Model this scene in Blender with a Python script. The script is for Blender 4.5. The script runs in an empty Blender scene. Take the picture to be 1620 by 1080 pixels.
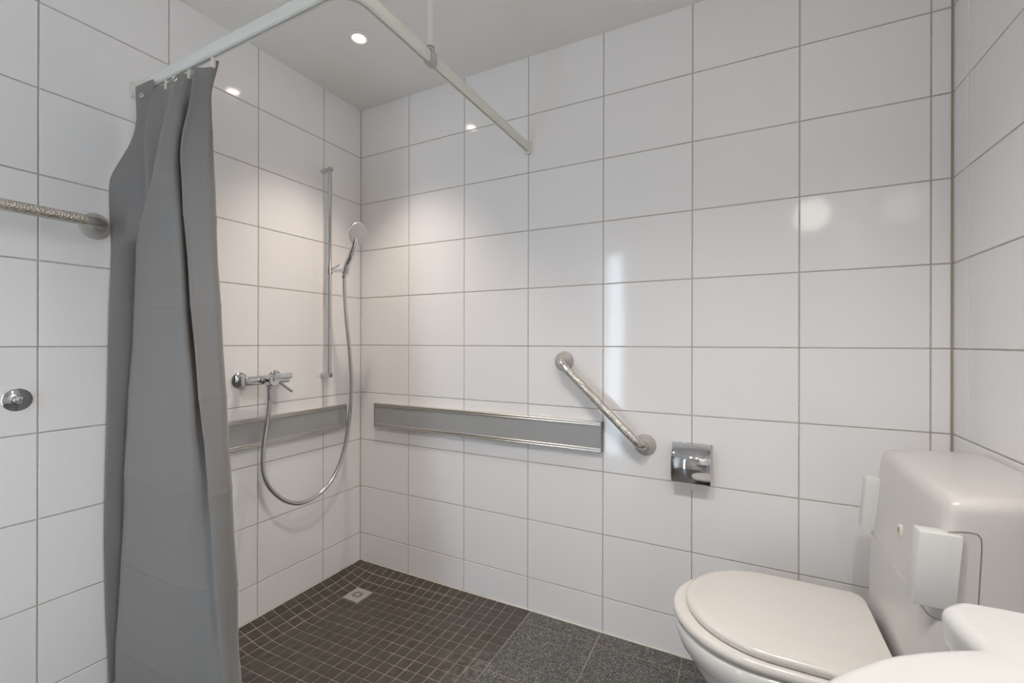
import bpy, bmesh, math, random
from mathutils import Vector, Matrix, Quaternion

random.seed(7)
scene = bpy.context.scene
COL = scene.collection

# ---------------------------------------------------------------- camera
YAW = 0.47603
CAM = Vector((1.8128, -1.7506, 1.1556))
cam_data = bpy.data.cameras.new('camera')
cam_data.sensor_width = 36.0
cam_data.lens = 706.265 / 1620 * 36.0
cam_data.shift_y = 2.03 / 1620
cam_data.clip_start = 0.01
cam = bpy.data.objects.new('camera', cam_data)
COL.objects.link(cam)
cam.matrix_world = (Matrix.Translation(CAM) @ Matrix.Rotation(YAW, 4, 'Z')
                    @ Matrix.Rotation(math.pi / 2, 4, 'X') @ Matrix.Rotation(0.00213, 4, 'Z'))
scene.camera = cam

# ---------------------------------------------------------------- world (overcast daylight, enters through the door gap)
world = bpy.data.worlds.new('world')
scene.world = world
world.use_nodes = True
bg = world.node_tree.nodes['Background']
bg.inputs['Color'].default_value = (0.72, 0.85, 1.0, 1)
bg.inputs['Strength'].default_value = 9.0

SHOWER_SPOT_W = 42.0
ROOM_SPOT_W = 38.0
GLOBE_STRENGTH = 6.0

vs = scene.view_settings
vs.view_transform = 'Standard'
vs.look = 'None'
vs.gamma = 1.0
vs.use_curve_mapping = False
vs.exposure = 0.16

# light keeps bouncing between the white tiles
scene.cycles.max_bounces = 16
scene.cycles.diffuse_bounces = 12
scene.cycles.glossy_bounces = 6

# ---------------------------------------------------------------- materials
def new_mat(name, color, rough=0.5, metal=0.0, coat=0.0, ior=None):
    m = bpy.data.materials.new(name)
    m.use_nodes = True
    b = m.node_tree.nodes['Principled BSDF']
    b.inputs['Base Color'].default_value = (*color, 1)
    b.inputs['Roughness'].default_value = rough
    b.inputs['Metallic'].default_value = metal
    b.inputs['Coat Weight'].default_value = coat
    if ior:
        b.inputs['IOR'].default_value = ior
    return m

def nd(m, t, **kw):
    n = m.node_tree.nodes.new(t)
    for k, v in kw.items():
        setattr(n, k, v)
    return n

def lk(m, a, b):
    m.node_tree.links.new(a, b)

def bsdf(m):
    return m.node_tree.nodes['Principled BSDF']

def noise(m, scale, detail=2.0, coord='Object', rough=0.5):
    tc = nd(m, 'ShaderNodeTexCoord')
    n = nd(m, 'ShaderNodeTexNoise')
    n.inputs['Scale'].default_value = scale
    n.inputs['Detail'].default_value = detail
    n.inputs['Roughness'].default_value = rough
    lk(m, tc.outputs[coord], n.inputs['Vector'])
    return n

def geo_noise(m, scale, detail=2.0):
    g = nd(m, 'ShaderNodeNewGeometry')
    n = nd(m, 'ShaderNodeTexNoise')
    n.inputs['Scale'].default_value = scale
    n.inputs['Detail'].default_value = detail
    lk(m, g.outputs['Position'], n.inputs['Vector'])
    return n

def add_bump(m, height_socket, strength, dist=0.01):
    bp = nd(m, 'ShaderNodeBump')
    bp.inputs['Strength'].default_value = strength
    bp.inputs['Distance'].default_value = dist
    lk(m, height_socket, bp.inputs['Height'])
    lk(m, bp.outputs['Normal'], bsdf(m).inputs['Normal'])

def ramp(m, src, stops):
    r = nd(m, 'ShaderNodeValToRGB')
    el = r.color_ramp.elements
    while len(el) < len(stops):
        el.new(0.5)
    for e, (p, c) in zip(el, stops):
        e.position = p
        e.color = (*c, 1)
    lk(m, src, r.inputs['Fac'])
    return r

M = {}
def wall_tile_mat():
    m = new_mat('white_glazed_tile', (0.8, 0.79, 0.785), 0.09)
    oi = nd(m, 'ShaderNodeObjectInfo')
    r = ramp(m, oi.outputs['Random'], [(0.0, (0.875, 0.865, 0.86)), (1.0, (0.895, 0.888, 0.884))])
    lk(m, r.outputs['Color'], bsdf(m).inputs['Base Color'])
    n = geo_noise(m, 5.0, 1.0)
    add_bump(m, n.outputs['Fac'], 0.05, 0.01)
    return m
M['tile'] = wall_tile_mat()
M['grout'] = new_mat('grey_grout', (0.30, 0.28, 0.26), 0.9)
n_ = geo_noise(M['grout'], 60, 3)
r_ = ramp(M['grout'], n_.outputs['Fac'], [(0.3, (0.42, 0.395, 0.365)), (0.7, (0.54, 0.515, 0.48))])
lk(M['grout'], r_.outputs['Color'], bsdf(M['grout']).inputs['Base Color'])

M['floor_grout'] = new_mat('beige_floor_grout', (0.40, 0.35, 0.29), 0.85)
n_ = geo_noise(M['floor_grout'], 18, 4)
r_ = ramp(M['floor_grout'], n_.outputs['Fac'], [(0.3, (0.24, 0.20, 0.165)), (0.62, (0.36, 0.31, 0.26)), (0.8, (0.55, 0.50, 0.44))])
lk(M['floor_grout'], r_.outputs['Color'], bsdf(M['floor_grout']).inputs['Base Color'])

def mosaic_mat():
    m = new_mat('dark_mosaic', (0.05, 0.043, 0.037), 0.42)
    n = geo_noise(m, 34.0, 4.0)
    r = ramp(m, n.outputs['Fac'], [(0.25, (0.046, 0.038, 0.031)), (0.5, (0.066, 0.056, 0.047)), (0.8, (0.09, 0.078, 0.069))])
    # chalky limescale spot by the threshold of the shower
    g = nd(m, 'ShaderNodeNewGeometry')
    d = nd(m, 'ShaderNodeVectorMath', operation='DISTANCE')
    d.inputs[1].default_value = (0.965, -0.40, 0.0)
    lk(m, g.outputs['Position'], d.inputs[0])
    mr = nd(m, 'ShaderNodeMapRange')
    mr.inputs['From Min'].default_value = 0.03
    mr.inputs['From Max'].default_value = 0.17
    mr.inputs['To Min'].default_value = 1.0
    mr.inputs['To Max'].default_value = 0.0
    lk(m, d.outputs['Value'], mr.inputs['Value'])
    n2 = geo_noise(m, 45.0, 5.0)
    mr2 = nd(m, 'ShaderNodeMapRange')
    mr2.inputs['From Min'].default_value = 0.42
    mr2.inputs['From Max'].default_value = 0.70
    lk(m, n2.outputs['Fac'], mr2.inputs['Value'])
    mu = nd(m, 'ShaderNodeMath', operation='MULTIPLY')
    lk(m, mr.outputs['Result'], mu.inputs[0])
    lk(m, mr2.outputs['Result'], mu.inputs[1])
    mx = nd(m, 'ShaderNodeMix', data_type='RGBA')
    lk(m, mu.outputs[0], mx.inputs['Factor'])
    lk(m, r.outputs['Color'], mx.inputs['A'])
    mx.inputs['B'].default_value = (0.20, 0.19, 0.18, 1)
    lk(m, mx.outputs['Result'], bsdf(m).inputs['Base Color'])
    add_bump(m, n2.outputs['Fac'], 0.15, 0.002)
    return m
M['mosaic'] = mosaic_mat()

def granite_mat():
    m = new_mat('speckled_granite', (0.07, 0.07, 0.075), 0.38)
    g = nd(m, 'ShaderNodeNewGeometry')
    v = nd(m, 'ShaderNodeTexVoronoi')
    v.inputs['Scale'].default_value = 330
    lk(m, g.outputs['Position'], v.inputs['Vector'])
    bw = nd(m, 'ShaderNodeSeparateColor')
    lk(m, v.outputs['Color'], bw.inputs['Color'])
    r = ramp(m, bw.outputs['Red'], [(0.0, (0.03, 0.03, 0.029)), (0.45, (0.075, 0.073, 0.069)),
                                    (0.75, (0.14, 0.137, 0.128)), (1.0, (0.33, 0.32, 0.295))])
    lk(m, r.outputs['Color'], bsdf(m).inputs['Base Color'])
    return m
M['granite'] = granite_mat()

M['ceiling'] = new_mat('ceiling_paint', (0.86, 0.845, 0.825), 0.9)
n_ = geo_noise(M['ceiling'], 90, 3)
add_bump(M['ceiling'], n_.outputs['Fac'], 0.08, 0.004)
M['paint'] = new_mat('white_wall_paint', (0.74, 0.73, 0.72), 0.8)
n_ = geo_noise(M['paint'], 120, 3)
add_bump(M['paint'], n_.outputs['Fac'], 0.08, 0.003)
M['silicone'] = new_mat('cream_silicone', (0.66, 0.61, 0.54), 0.5)
M['silicone_brown'] = new_mat('aged_silicone', (0.36, 0.31, 0.255), 0.5)

def ceramic(name, col, rough=0.12):
    m = new_mat(name, col, rough, coat=0.3)
    bsdf(m).inputs['Coat Roughness'].default_value = 0.05
    n = noise(m, 3.0, 1.0)
    r = ramp(m, n.outputs['Fac'], [(0.3, tuple(c * 0.985 for c in col)), (0.7, col)])
    lk(m, r.outputs['Color'], bsdf(m).inputs['Base Color'])
    return m
M['ceramic'] = ceramic('white_ceramic', (0.82, 0.80, 0.77))
M['basin'] = ceramic('basin_ceramic', (0.62, 0.615, 0.60), 0.2)
M['seat'] = ceramic('seat_plastic', (0.76, 0.725, 0.68), 0.2)
M['housing'] = ceramic('housing_plastic', (0.66, 0.63, 0.605), 0.3)
M['bracket'] = ceramic('bracket_plastic', (0.72, 0.725, 0.70), 0.35)
M['rail'] = ceramic('rail_paint', (0.74, 0.74, 0.69), 0.3)
M['white_plastic'] = ceramic('white_plastic', (0.76, 0.75, 0.66), 0.35)
M['dark'] = new_mat('dark_gap', (0.035, 0.034, 0.033), 0.8)
M['seam'] = new_mat('seam_shade', (0.20, 0.19, 0.175), 0.7)
M['sensor'] = new_mat('sensor_lens', (0.30, 0.22, 0.10), 0.3)

def chrome(name, col=(0.60, 0.61, 0.63), rough=0.05):
    m = new_mat(name, col, rough, 1.0)
    n = noise(m, 25, 2)
    mr = nd(m, 'ShaderNodeMapRange')
    mr.inputs['To Min'].default_value = rough * 0.7
    mr.inputs['To Max'].default_value = rough * 1.4
    lk(m, n.outputs['Fac'], mr.inputs['Value'])
    lk(m, mr.outputs['Result'], bsdf(m).inputs['Roughness'])
    return m
M['chrome'] = chrome('chrome')
M['steel'] = chrome('brushed_steel', (0.66, 0.64, 0.60), 0.28)
M['hose'] = chrome('hose_metal', (0.60, 0.59, 0.58), 0.22)
M['drain'] = chrome('drain_steel', (0.72, 0.70, 0.67), 0.42)
M['flange'] = ceramic('flange_plastic_grey', (0.46, 0.44, 0.41), 0.25)

def knurl_mat():
    m = new_mat('knurled_steel', (0.66, 0.63, 0.57), 0.25, 1.0)
    tc = nd(m, 'ShaderNodeTexCoord')
    v = nd(m, 'ShaderNodeTexVoronoi')
    v.inputs['Scale'].default_value = 260
    lk(m, tc.outputs['Object'], v.inputs['Vector'])
    add_bump(m, v.outputs['Distance'], 0.55, 0.003)
    return m
M['knurl'] = knurl_mat()

def alu_mat():
    m = new_mat('aluminium_profile', (0.62, 0.60, 0.56), 0.35, 1.0)
    n = noise(m, 40, 2)
    add_bump(m, n.outputs['Fac'], 0.03, 0.002)
    return m
M['alu'] = alu_mat()
def panel_mat():
    m = new_mat('grey_panel_insert', (0.27, 0.28, 0.285), 0.45)
    n = noise(m, 160, 3)
    r = ramp(m, n.outputs['Fac'], [(0.3, (0.35, 0.355, 0.352)), (0.7, (0.385, 0.39, 0.387))])
    lk(m, r.outputs['Color'], bsdf(m).inputs['Base Color'])
    return m
M['panel'] = panel_mat()
M['panel_end'] = new_mat('panel_end_plastic', (0.26, 0.27, 0.26), 0.5)

def cloth_mat():
    m = new_mat('grey_curtain_fabric', (0.25, 0.25, 0.25), 0.62)
    n = noise(m, 500, 2)
    r = ramp(m, n.outputs['Fac'], [(0.3, (0.265, 0.263, 0.257)), (0.7, (0.29, 0.288, 0.282))])
    lk(m, r.outputs['Color'], bsdf(m).inputs['Base Color'])
    bsdf(m).inputs['Sheen Weight'].default_value = 0.25
    n2 = noise(m, 9, 3)
    add_bump(m, n2.outputs['Fac'], 0.12, 0.01)
    tr = nd(m, 'ShaderNodeBsdfTranslucent')
    tr.inputs['Color'].default_value = (0.66, 0.58, 0.52, 1)
    mixs = nd(m, 'ShaderNodeMixShader')
    mixs.inputs[0].default_value = 0.30
    lk(m, bsdf(m).outputs[0], mixs.inputs[1])
    lk(m, tr.outputs[0], mixs.inputs[2])
    lk(m, mixs.outputs[0], m.node_tree.nodes['Material Output'].inputs['Surface'])
    return m
M['cloth'] = cloth_mat()
M['paper'] = new_mat('tissue_paper', (0.82, 0.81, 0.80), 0.9)
n_ = noise(M['paper'], 300, 2)
add_bump(M['paper'], n_.outputs['Fac'], 0.1, 0.001)
M['door'] = new_mat('door_laminate', (0.62, 0.60, 0.57), 0.45)
n_ = noise(M['door'], 12, 2)
add_bump(M['door'], n_.outputs['Fac'], 0.03, 0.002)

def clear_mat():
    m = new_mat('clear_plastic', (0.9, 0.9, 0.92), 0.08)
    bsdf(m).inputs['Transmission Weight'].default_value = 0.85
    bsdf(m).inputs['IOR'].default_value = 1.35
    return m
M['clear'] = clear_mat()

def emit_mat(name, col, strength):
    m = bpy.data.materials.new(name)
    m.use_nodes = True
    nt = m.node_tree
    nt.nodes.clear()
    e = nt.nodes.new('ShaderNodeEmission')
    e.inputs['Color'].default_value = (*col, 1)
    e.inputs['Strength'].default_value = strength
    o = nt.nodes.new('ShaderNodeOutputMaterial')
    nt.links.new(e.outputs[0], o.inputs[0])
    return m

# ---------------------------------------------------------------- object helpers
def tag(o, label=None, cat=None, group=None, kind=None):
    if label: o['label'] = label
    if cat: o['category'] = cat
    if group: o['group'] = group
    if kind: o['kind'] = kind
    return o

def thing(name, loc, label, cat, group=None):
    o = bpy.data.objects.new(name, None)
    o.empty_display_size = 0.05
    COL.objects.link(o)
    o.location = loc
    return tag(o, label, cat, group)

def world_loc(o):
    v = Vector((0, 0, 0))
    while o is not None:
        v += o.location
        o = o.parent
    return v

def obj_from_mesh(name, me, parent=None, loc=None):
    o = bpy.data.objects.new(name, me)
    COL.objects.link(o)
    if parent is not None:
        o.parent = parent
    if loc is not None:
        o.location = loc
    return o

class MB:
    """collects geometry in world coordinates; build() turns it into one mesh object"""
    def __init__(self):
        self.bm = bmesh.new()

    def quadgrid(self, rings, closed_u=True, cap0=False, cap1=False):
        bm = self.bm
        vr = [[bm.verts.new(p) for p in ring] for ring in rings]
        n = len(vr[0])
        for i in range(len(vr) - 1):
            for j in range(n if closed_u else n - 1):
                k = (j + 1) % n
                bm.faces.new((vr[i][j], vr[i][k], vr[i + 1][k], vr[i + 1][j]))
        if cap0: bm.faces.new(list(reversed(vr[0])))
        if cap1: bm.faces.new(vr[-1])
        return vr

    def box(self, x0, x1, y0, y1, z0, z1, bev=0.0, seg=2, fn=None):
        b = bmesh.new()
        vs_ = [b.verts.new((x, y, z)) for z in (z0, z1) for y in (y0, y1) for x in (x0, x1)]
        for f in ((0, 2, 3, 1), (4, 5, 7, 6), (0, 1, 5, 4), (2, 6, 7, 3), (0, 4, 6, 2), (1, 3, 7, 5)):
            b.faces.new([vs_[i] for i in f])
        if bev > 0:
            bmesh.ops.bevel(b, geom=b.edges[:], offset=bev, segments=seg, profile=0.5, affect='EDGES')
        if fn:
            for v in b.verts:
                v.co = fn(v.co)
        self.merge(b)
        return self

    def merge(self, b):
        me = bpy.data.meshes.new('tmp')
        b.to_mesh(me)
        b.free()
        self.bm.from_mesh(me)
        bpy.data.meshes.remove(me)

    def tube(self, pts, r, seg=16, caps=True, scale2=None, up=None):
        pts = [Vector(p) for p in pts]
        n = len(pts)
        tang = []
        for i in range(n):
            a = pts[max(i - 1, 0)]
            b = pts[min(i + 1, n - 1)]
            tang.append((b - a).normalized())
        t0 = tang[0]
        nrm = Vector(up) if up is not None else t0.orthogonal()
        nrm = (nrm - nrm.dot(t0) * t0).normalized()
        rings = []
        for i in range(n):
            if i > 0:
                q = tang[i - 1].rotation_difference(tang[i])
                nrm = q @ nrm
            nrm = (nrm - nrm.dot(tang[i]) * tang[i]).normalized()
            bi = tang[i].cross(nrm)
            rr = r[i] if isinstance(r, (list, tuple)) else r
            r2 = rr if scale2 is None else scale2
            rings.append([pts[i] + nrm * (rr * math.cos(2 * math.pi * k / seg)) + bi * (r2 * math.sin(2 * math.pi * k / seg)) for k in range(seg)])
        self.quadgrid(rings, True, caps, caps)
        return self

    def lathe(self, origin, axis, prof, seg=32, cap0=True, cap1=True):
        """prof: list of (radius, distance along axis)"""
        o = Vector(origin)
        a = Vector(axis).normalized()
        u = a.orthogonal().normalized()
        w = a.cross(u)
        rings = []
        for rad, h in prof:
            rad = max(rad, 1e-5)
            rings.append([o + a * h + u * (rad * math.cos(2 * math.pi * k / seg)) + w * (rad * math.sin(2 * math.pi * k / seg)) for k in range(seg)])
        self.quadgrid(rings, True, cap0, cap1)
        return self

    def build(self, name, mat, parent=None, origin=None, smooth=35, label=None, kind=None):
        bm = self.bm
        base = world_loc(parent) if parent is not None else Vector((0, 0, 0))
        org = Vector(origin) if origin is not None else base
        bmesh.ops.recalc_face_normals(bm, faces=bm.faces[:])
        for v in bm.verts:
            v.co -= org
        me = bpy.data.meshes.new(name)
        bm.to_mesh(me)
        bm.free()
        me.materials.append(mat)
        if smooth:
            for p in me.polygons:
                p.use_smooth = True
            me.set_sharp_from_angle(angle=math.radians(smooth))
        o = obj_from_mesh(name, me, parent, org - base)
        tag(o, label=label, kind=kind)
        return o

def catmull(pts, n, closed=False):
    pts = [Vector(p) for p in pts]
    out = []
    m = len(pts)
    segs = m if closed else m - 1
    for i in range(segs):
        if closed:
            p0, p1, p2, p3 = pts[(i - 1) % m], pts[i], pts[(i + 1) % m], pts[(i + 2) % m]
        else:
            p1, p2 = pts[i], pts[i + 1]
            p0 = pts[i - 1] if i > 0 else p1 * 2 - p2
            p3 = pts[i + 2] if i + 2 < m else p2 * 2 - p1
        for k in range(n):
            t = k / n
            out.append(0.5 * ((2 * p1) + (p2 - p0) * t + (2 * p0 - 5 * p1 + 4 * p2 - p3) * t * t + (3 * p1 - p0 - 3 * p2 + p3) * t ** 3))
    if not closed:
        out.append(pts[-1].copy())
    return out

def pillow_tile_mesh(name, w, h, t, ch, mat):
    """flat glazed tile lying on local z=0 (its face), body down to -t, chamfered edges"""
    me = bpy.data.meshes.new(name)
    x, y = w / 2, h / 2
    v = []
    for (ix, z) in ((0, -t), (0, -ch), (ch, 0.0)):
        for sx, sy in ((-1, -1), (1, -1), (1, 1), (-1, 1)):
            v.append((sx * (x - ix), sy * (y - ix), z))
    f = [(8, 9, 10, 11)]
    for a in (0, 4):
        for k in range(4):
            f.append((a + k, a + (k + 1) % 4, a + 4 + (k + 1) % 4, a + 4 + k))
    me.from_pydata(v, [], f)
    me.materials.append(mat)
    me.update()
    return me

# ---------------------------------------------------------------- room shell
W = 2.36          # back wall width
YF = -2.70        # front wall, behind the camera
H = 2.393
ROW0 = 1.141
TP = 0.33069      # tile pitch along the wall
JOINT = 0.0042

def frange_lines(start, step, end):
    out = [start]
    while out[-1] + step < end - 1e-4:
        out.append(out[-1] + step)
    out.append(end)
    return out

zlines = [0.0] + [ROW0 + 0.25 * k for k in range(-4, 6)]
zlines[-1] = H + JOINT / 2

def shell_box(name, b, mat, label, cat='wall'):
    mb = MB()
    mb.box(*b)
    o = mb.build(name, mat, None, smooth=0)
    return tag(o, label, cat, kind='structure')

wall_left = shell_box('wall_left', (-0.12, -0.0016, YF - 0.12, 0.12, -0.1, H + 0.1), M['grout'], 'white tiled wall on the left behind the grey shower curtain')
wall_back = shell_box('wall_back', (-0.0016, W + 0.0016, 0.0016, 0.12, -0.1, H + 0.1), M['grout'], 'white tiled back wall carrying the diagonal grab bar')
wall_right = shell_box('wall_right', (W + 0.0016, W + 0.12, YF - 0.12, 0.12, -0.1, H + 0.1), M['grout'], 'white tiled wall on the right behind the toilet cistern box')

mesh_cache = {}
def tiled_wall(wall, origin, u, n, ulines, vlines):
    u, n = Vector(u), Vector(n)
    v = Vector((0, 0, 1))
    base = Matrix((u, v, n)).transposed().to_4x4()
    for a, b in zip(ulines[:-1], ulines[1:]):
        for c, d in zip(vlines[:-1], vlines[1:]):
            w, h = b - a - JOINT, d - c - JOINT
            if w < 0.01 or h < 0.01:
                continue
            key = (round(w, 4), round(h, 4))
            if key not in mesh_cache:
                mesh_cache[key] = pillow_tile_mesh('wall_tile', w, h, 0.0035, 0.0009, M['tile'])
            o = bpy.data.objects.new('tile', mesh_cache[key])
            COL.objects.link(o)
            o.parent = wall
            p = Vector(origin) + u * ((a + b) / 2) + v * ((c + d) / 2)
            tilt = Matrix.Rotation(random.gauss(0, 0.0011), 4, 'X') @ Matrix.Rotation(random.gauss(0, 0.0011), 4, 'Y')
            o.matrix_local = Matrix.Translation(p - wall.location) @ base @ tilt

# left wall: u runs along +y, so list the lines from the front to the corner
ly = [0.0, 0.23813]
while ly[-1] + TP < -YF:
    ly.append(ly[-1] + TP)
ly.append(-YF)
tiled_wall(wall_left, (0, 0, 0), (0, 1, 0), (1, 0, 0), [-a for a in reversed(ly)], zlines)
bx = [0.0, 0.32717]
while bx[-1] + TP < W - 0.01:
    bx.append(bx[-1] + TP)
bx.append(W)
tiled_wall(wall_back, (0, 0, 0), (1, 0, 0), (0, -1, 0), bx, zlines)
ry = [0.0, 0.1027]
while ry[-1] + TP < -YF:
    ry.append(ry[-1] + TP)
ry.append(-YF)
tiled_wall(wall_right, (W, 0, 0), (0, -1, 0), (-1, 0, 0), ry, zlines)

# front wall with a doorway, behind the camera
DX0, DX1, DH = 0.57, 1.42, 2.06
mb = MB()
mb.box(-0.002, DX0, YF - 0.12, YF, -0.1, H + 0.1)
mb.box(DX1, W + 0.002, YF - 0.12, YF, -0.1, H + 0.1)
mb.box(DX0, DX1, YF - 0.12, YF, DH, H + 0.1)
tag(mb.build('wall_front', M['paint'], smooth=0), 'plain white painted wall with the doorway behind the camera', 'wall', kind='structure')
mb = MB()
mb.box(0.76, 1.62, YF + 0.02, YF + 0.06, 0.012, DH + 0.05, 0.003)
door = mb.build('door_1', M['door'], smooth=30)
tag(door, 'pale sliding door left slightly open in the wall behind the camera', 'door', kind='structure')
mb = MB()
mb.tube([(0.84, YF + 0.06, 0.95), (0.84, YF + 0.10, 0.95), (0.84, YF + 0.10, 1.15), (0.84, YF + 0.06, 1.15)], 0.008, 10)
mb.build('door_handle', M['steel'], door)

mb = MB()
mb.box(-0.12, W + 0.12, YF - 0.12, 0.12, H, H + 0.1)
ceiling = mb.build('ceiling', M['ceiling'], smooth=0)
tag(ceiling, 'plain off-white painted ceiling over the bathroom', 'ceiling', kind='structure')

# ---------------------------------------------------------------- floor: shower tray surface falls to the drain
SX, SY = 1.004, -1.04
DRX, DRY = 0.1954, -0.2052

def sstep(t):
    t = max(0.0, min(1.0, t))
    return t * t * (3 - 2 * t)

def cove(t):
    """0 at the wall, 1 in the tray: nearly straight slope with a soft foot"""
    t = max(0.0, min(1.0, t))
    return 1 - (1 - t) ** 1.5

def floor_z(x, y):
    y = -y
    fx = cove(x / 0.17) if x < 0.20 else max(0.0, 1 - (x - 0.20) / (SX - 0.20))
    fy = cove(y / 0.19) if y < 0.25 else max(0.0, 1 - ((y - 0.25) / (-SY - 0.25)) ** 2)
    return -0.0415 * fx * fy - 0.003 * min(1.0, max(0.0, (SX - x) / 0.3)) * min(1.0, max(0.0, (-SY - y) / 0.3))

mb = MB()
NX, NY = 48, 48
grid = []
for j in range(NY + 1):
    row = []
    for i in range(NX + 1):
        t = i / NX
        x = SX * t
        y = SY * j / NY
        row.append(mb.bm.verts.new((x, y, floor_z(x, y) - 0.0012)))
    grid.append(row)
for j in range(NY):
    for i in range(NX):
        mb.bm.faces.new((grid[j][i], grid[j][i + 1], grid[j + 1][i + 1], grid[j + 1][i]))
mb.box(SX, W + 0.002, SY, 0.002, -0.1, -0.0014)
mb.box(-0.002, W + 0.002, YF - 0.12, SY, -0.1, -0.0014)
mb.box(-0.002, SX, SY, 0.002, -0.1, -0.06)
floor = mb.build('floor', M['floor_grout'], smooth=30)
tag(floor, 'bathroom floor of dark mosaic shower tray and speckled granite slabs', 'floor', kind='structure')

# granite slabs
gx = [SX]
while gx[-1] + 0.3057 < W:
    gx.append(1.008 + 0.3052 * len(gx))
gx.append(W)
gy = [0.0, 0.078]
while gy[-1] + 0.3065 < -YF:
    gy.append(gy[-1] + 0.3065)
gy.append(-YF)
gcache = {}
def slab(x0, x1, y0, y1):
    w, h = x1 - x0 - 0.0042, y1 - y0 - 0.0042
    if w < 0.01 or h < 0.01:
        return
    key = (round(w, 4), round(h, 4))
    if key not in gcache:
        gcache[key] = pillow_tile_mesh('floor_slab', w, h, 0.004, 0.0006, M['granite'])
    o = bpy.data.objects.new('floor_tile', gcache[key])
    COL.objects.link(o)
    o.parent = floor
    o.location = ((x0 + x1) / 2, (y0 + y1) / 2, 0)
for a, b in zip(gx[:-1], gx[1:]):
    for c, d in zip(gy[:-1], gy[1:]):
        slab(a, b, -d, -c)
lx = [0.0, 0.306, 0.612, 0.918, SX]
gy2 = [-SY] + [g for g in gy if g > -SY + 0.03]
for a, b in zip(lx[:-1], lx[1:]):
    for c, d in zip(gy2[:-1], gy2[1:]):
        slab(a, b, -d, -c)

# mosaic
MPX = 0.0497
mx = [0.0, 0.0463]
while mx[-1] + MPX < SX - 0.004:
    mx.append(mx[-1] + MPX)
if SX - mx[-1] < 0.02:
    mx[-1] = SX
else:
    mx.append(SX)
my = [0.0, 0.0558]
while my[-1] + MPX < -SY - 0.02:
    my.append(my[-1] + MPX)
my.append(-SY)
def cam_px(p):
    d = p - CAM
    s, c = math.sin(YAW), math.cos(YAW)
    depth = -s * d.x + c * d.y
    if depth < 0.05:
        return None
    return 810 + 706.3 * (c * d.x + s * d.y) / depth, 542 - 706.3 * d.z / depth, depth
cells = []
for a, b in zip(mx[:-1], mx[1:]):
    for c, d in zip(my[:-1], my[1:]):
        xm, ym = (a + b) / 2, -(c + d) / 2
        if abs(xm - DRX) < 0.05 and abs(ym - DRY) < 0.05:
            continue
        q = cam_px(Vector((xm, ym, 0)))
        seen = q is not None and 375 < q[0] < 1620 and q[1] < 1100
        cells.append((0 if seen else 1, q[2] if q else 9, a, b, c, d))
cells.sort()
mcache = {}
rest = MB()
for idx, (s_, dep, a, b, c, d) in enumerate(cells):
    w, h = b - a - 0.0040, d - c - 0.0040
    xm, ym = (a + b) / 2, -(c + d) / 2
    e = 0.01
    nx = -(floor_z(xm + e, ym) - floor_z(max(xm - e, 0), ym)) / (2 * e)
    ny = -(floor_z(xm, ym + e) - floor_z(xm, ym - e)) / (2 * e)
    nrm = Vector((nx, ny, 1)).normalized()
    # allow for the slope so that neighbouring pieces keep their joints
    q = Vector((0, 0, 1)).rotation_difference(nrm)
    q = q @ Quaternion((1, 0, 0), random.gauss(0, 0.006)) @ Quaternion((0, 1, 0), random.gauss(0, 0.006))
    zc = sum(floor_z(xx, yy) for xx in (a, b) for yy in (-c, -d)) / 4
    zc = (zc + floor_z(xm, ym)) / 2 + 0.0007
    key = (round(w, 4), round(h, 4))
    if key not in mcache:
        mcache[key] = pillow_tile_mesh('mosaic_piece', w, h, 0.004, 0.0007, M['mosaic'])
    if idx < 300:
        o = bpy.data.objects.new('mosaic_tile', mcache[key])
        COL.objects.link(o)
        o.parent = floor
        o.location = (xm, ym, zc)
        o.rotation_mode = 'QUATERNION'
        o.rotation_quaternion = q
    else:
        b2 = bmesh.new()
        b2.from_mesh(mcache[key])
        bmesh.ops.transform(b2, matrix=Matrix.Translation((xm, ym, zc)) @ q.to_matrix().to_4x4(), verts=b2.verts)
        rest.merge(b2)
rest.build('mosaic_field', M['mosaic'], floor, smooth=0, kind='stuff')

# silicone joints
def silicone(name, pts, r, mat, label):
    mb = MB()
    mb.tube(pts, r, 8)
    tag(mb.build(name, mat), label, 'trim', kind='structure')
silicone('trim_1', [(x / 40 * W, -0.001, floor_z(min(x / 40 * W, SX), 0) + 0.001) for x in range(41)], 0.0034, M['silicone'], 'cream silicone joint between back wall and floor')
silicone('trim_2', [(0.001, y / 20 * SY, floor_z(0, y / 20 * SY) + 0.001) for y in range(21)], 0.0034, M['silicone'], 'cream silicone joint between left wall and mosaic floor')
silicone('trim_3', [(W - 0.001, -0.001, 0.0), (W - 0.001, -0.001, H)], 0.0042, M['silicone_brown'], 'aged brown silicone joint in the corner above the cistern box')
silicone('trim_4', [(0.0008, -0.0008, 0.0), (0.0008, -0.0008, H)], 0.0026, M['grout'], 'thin grey joint in the shower corner')

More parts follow.
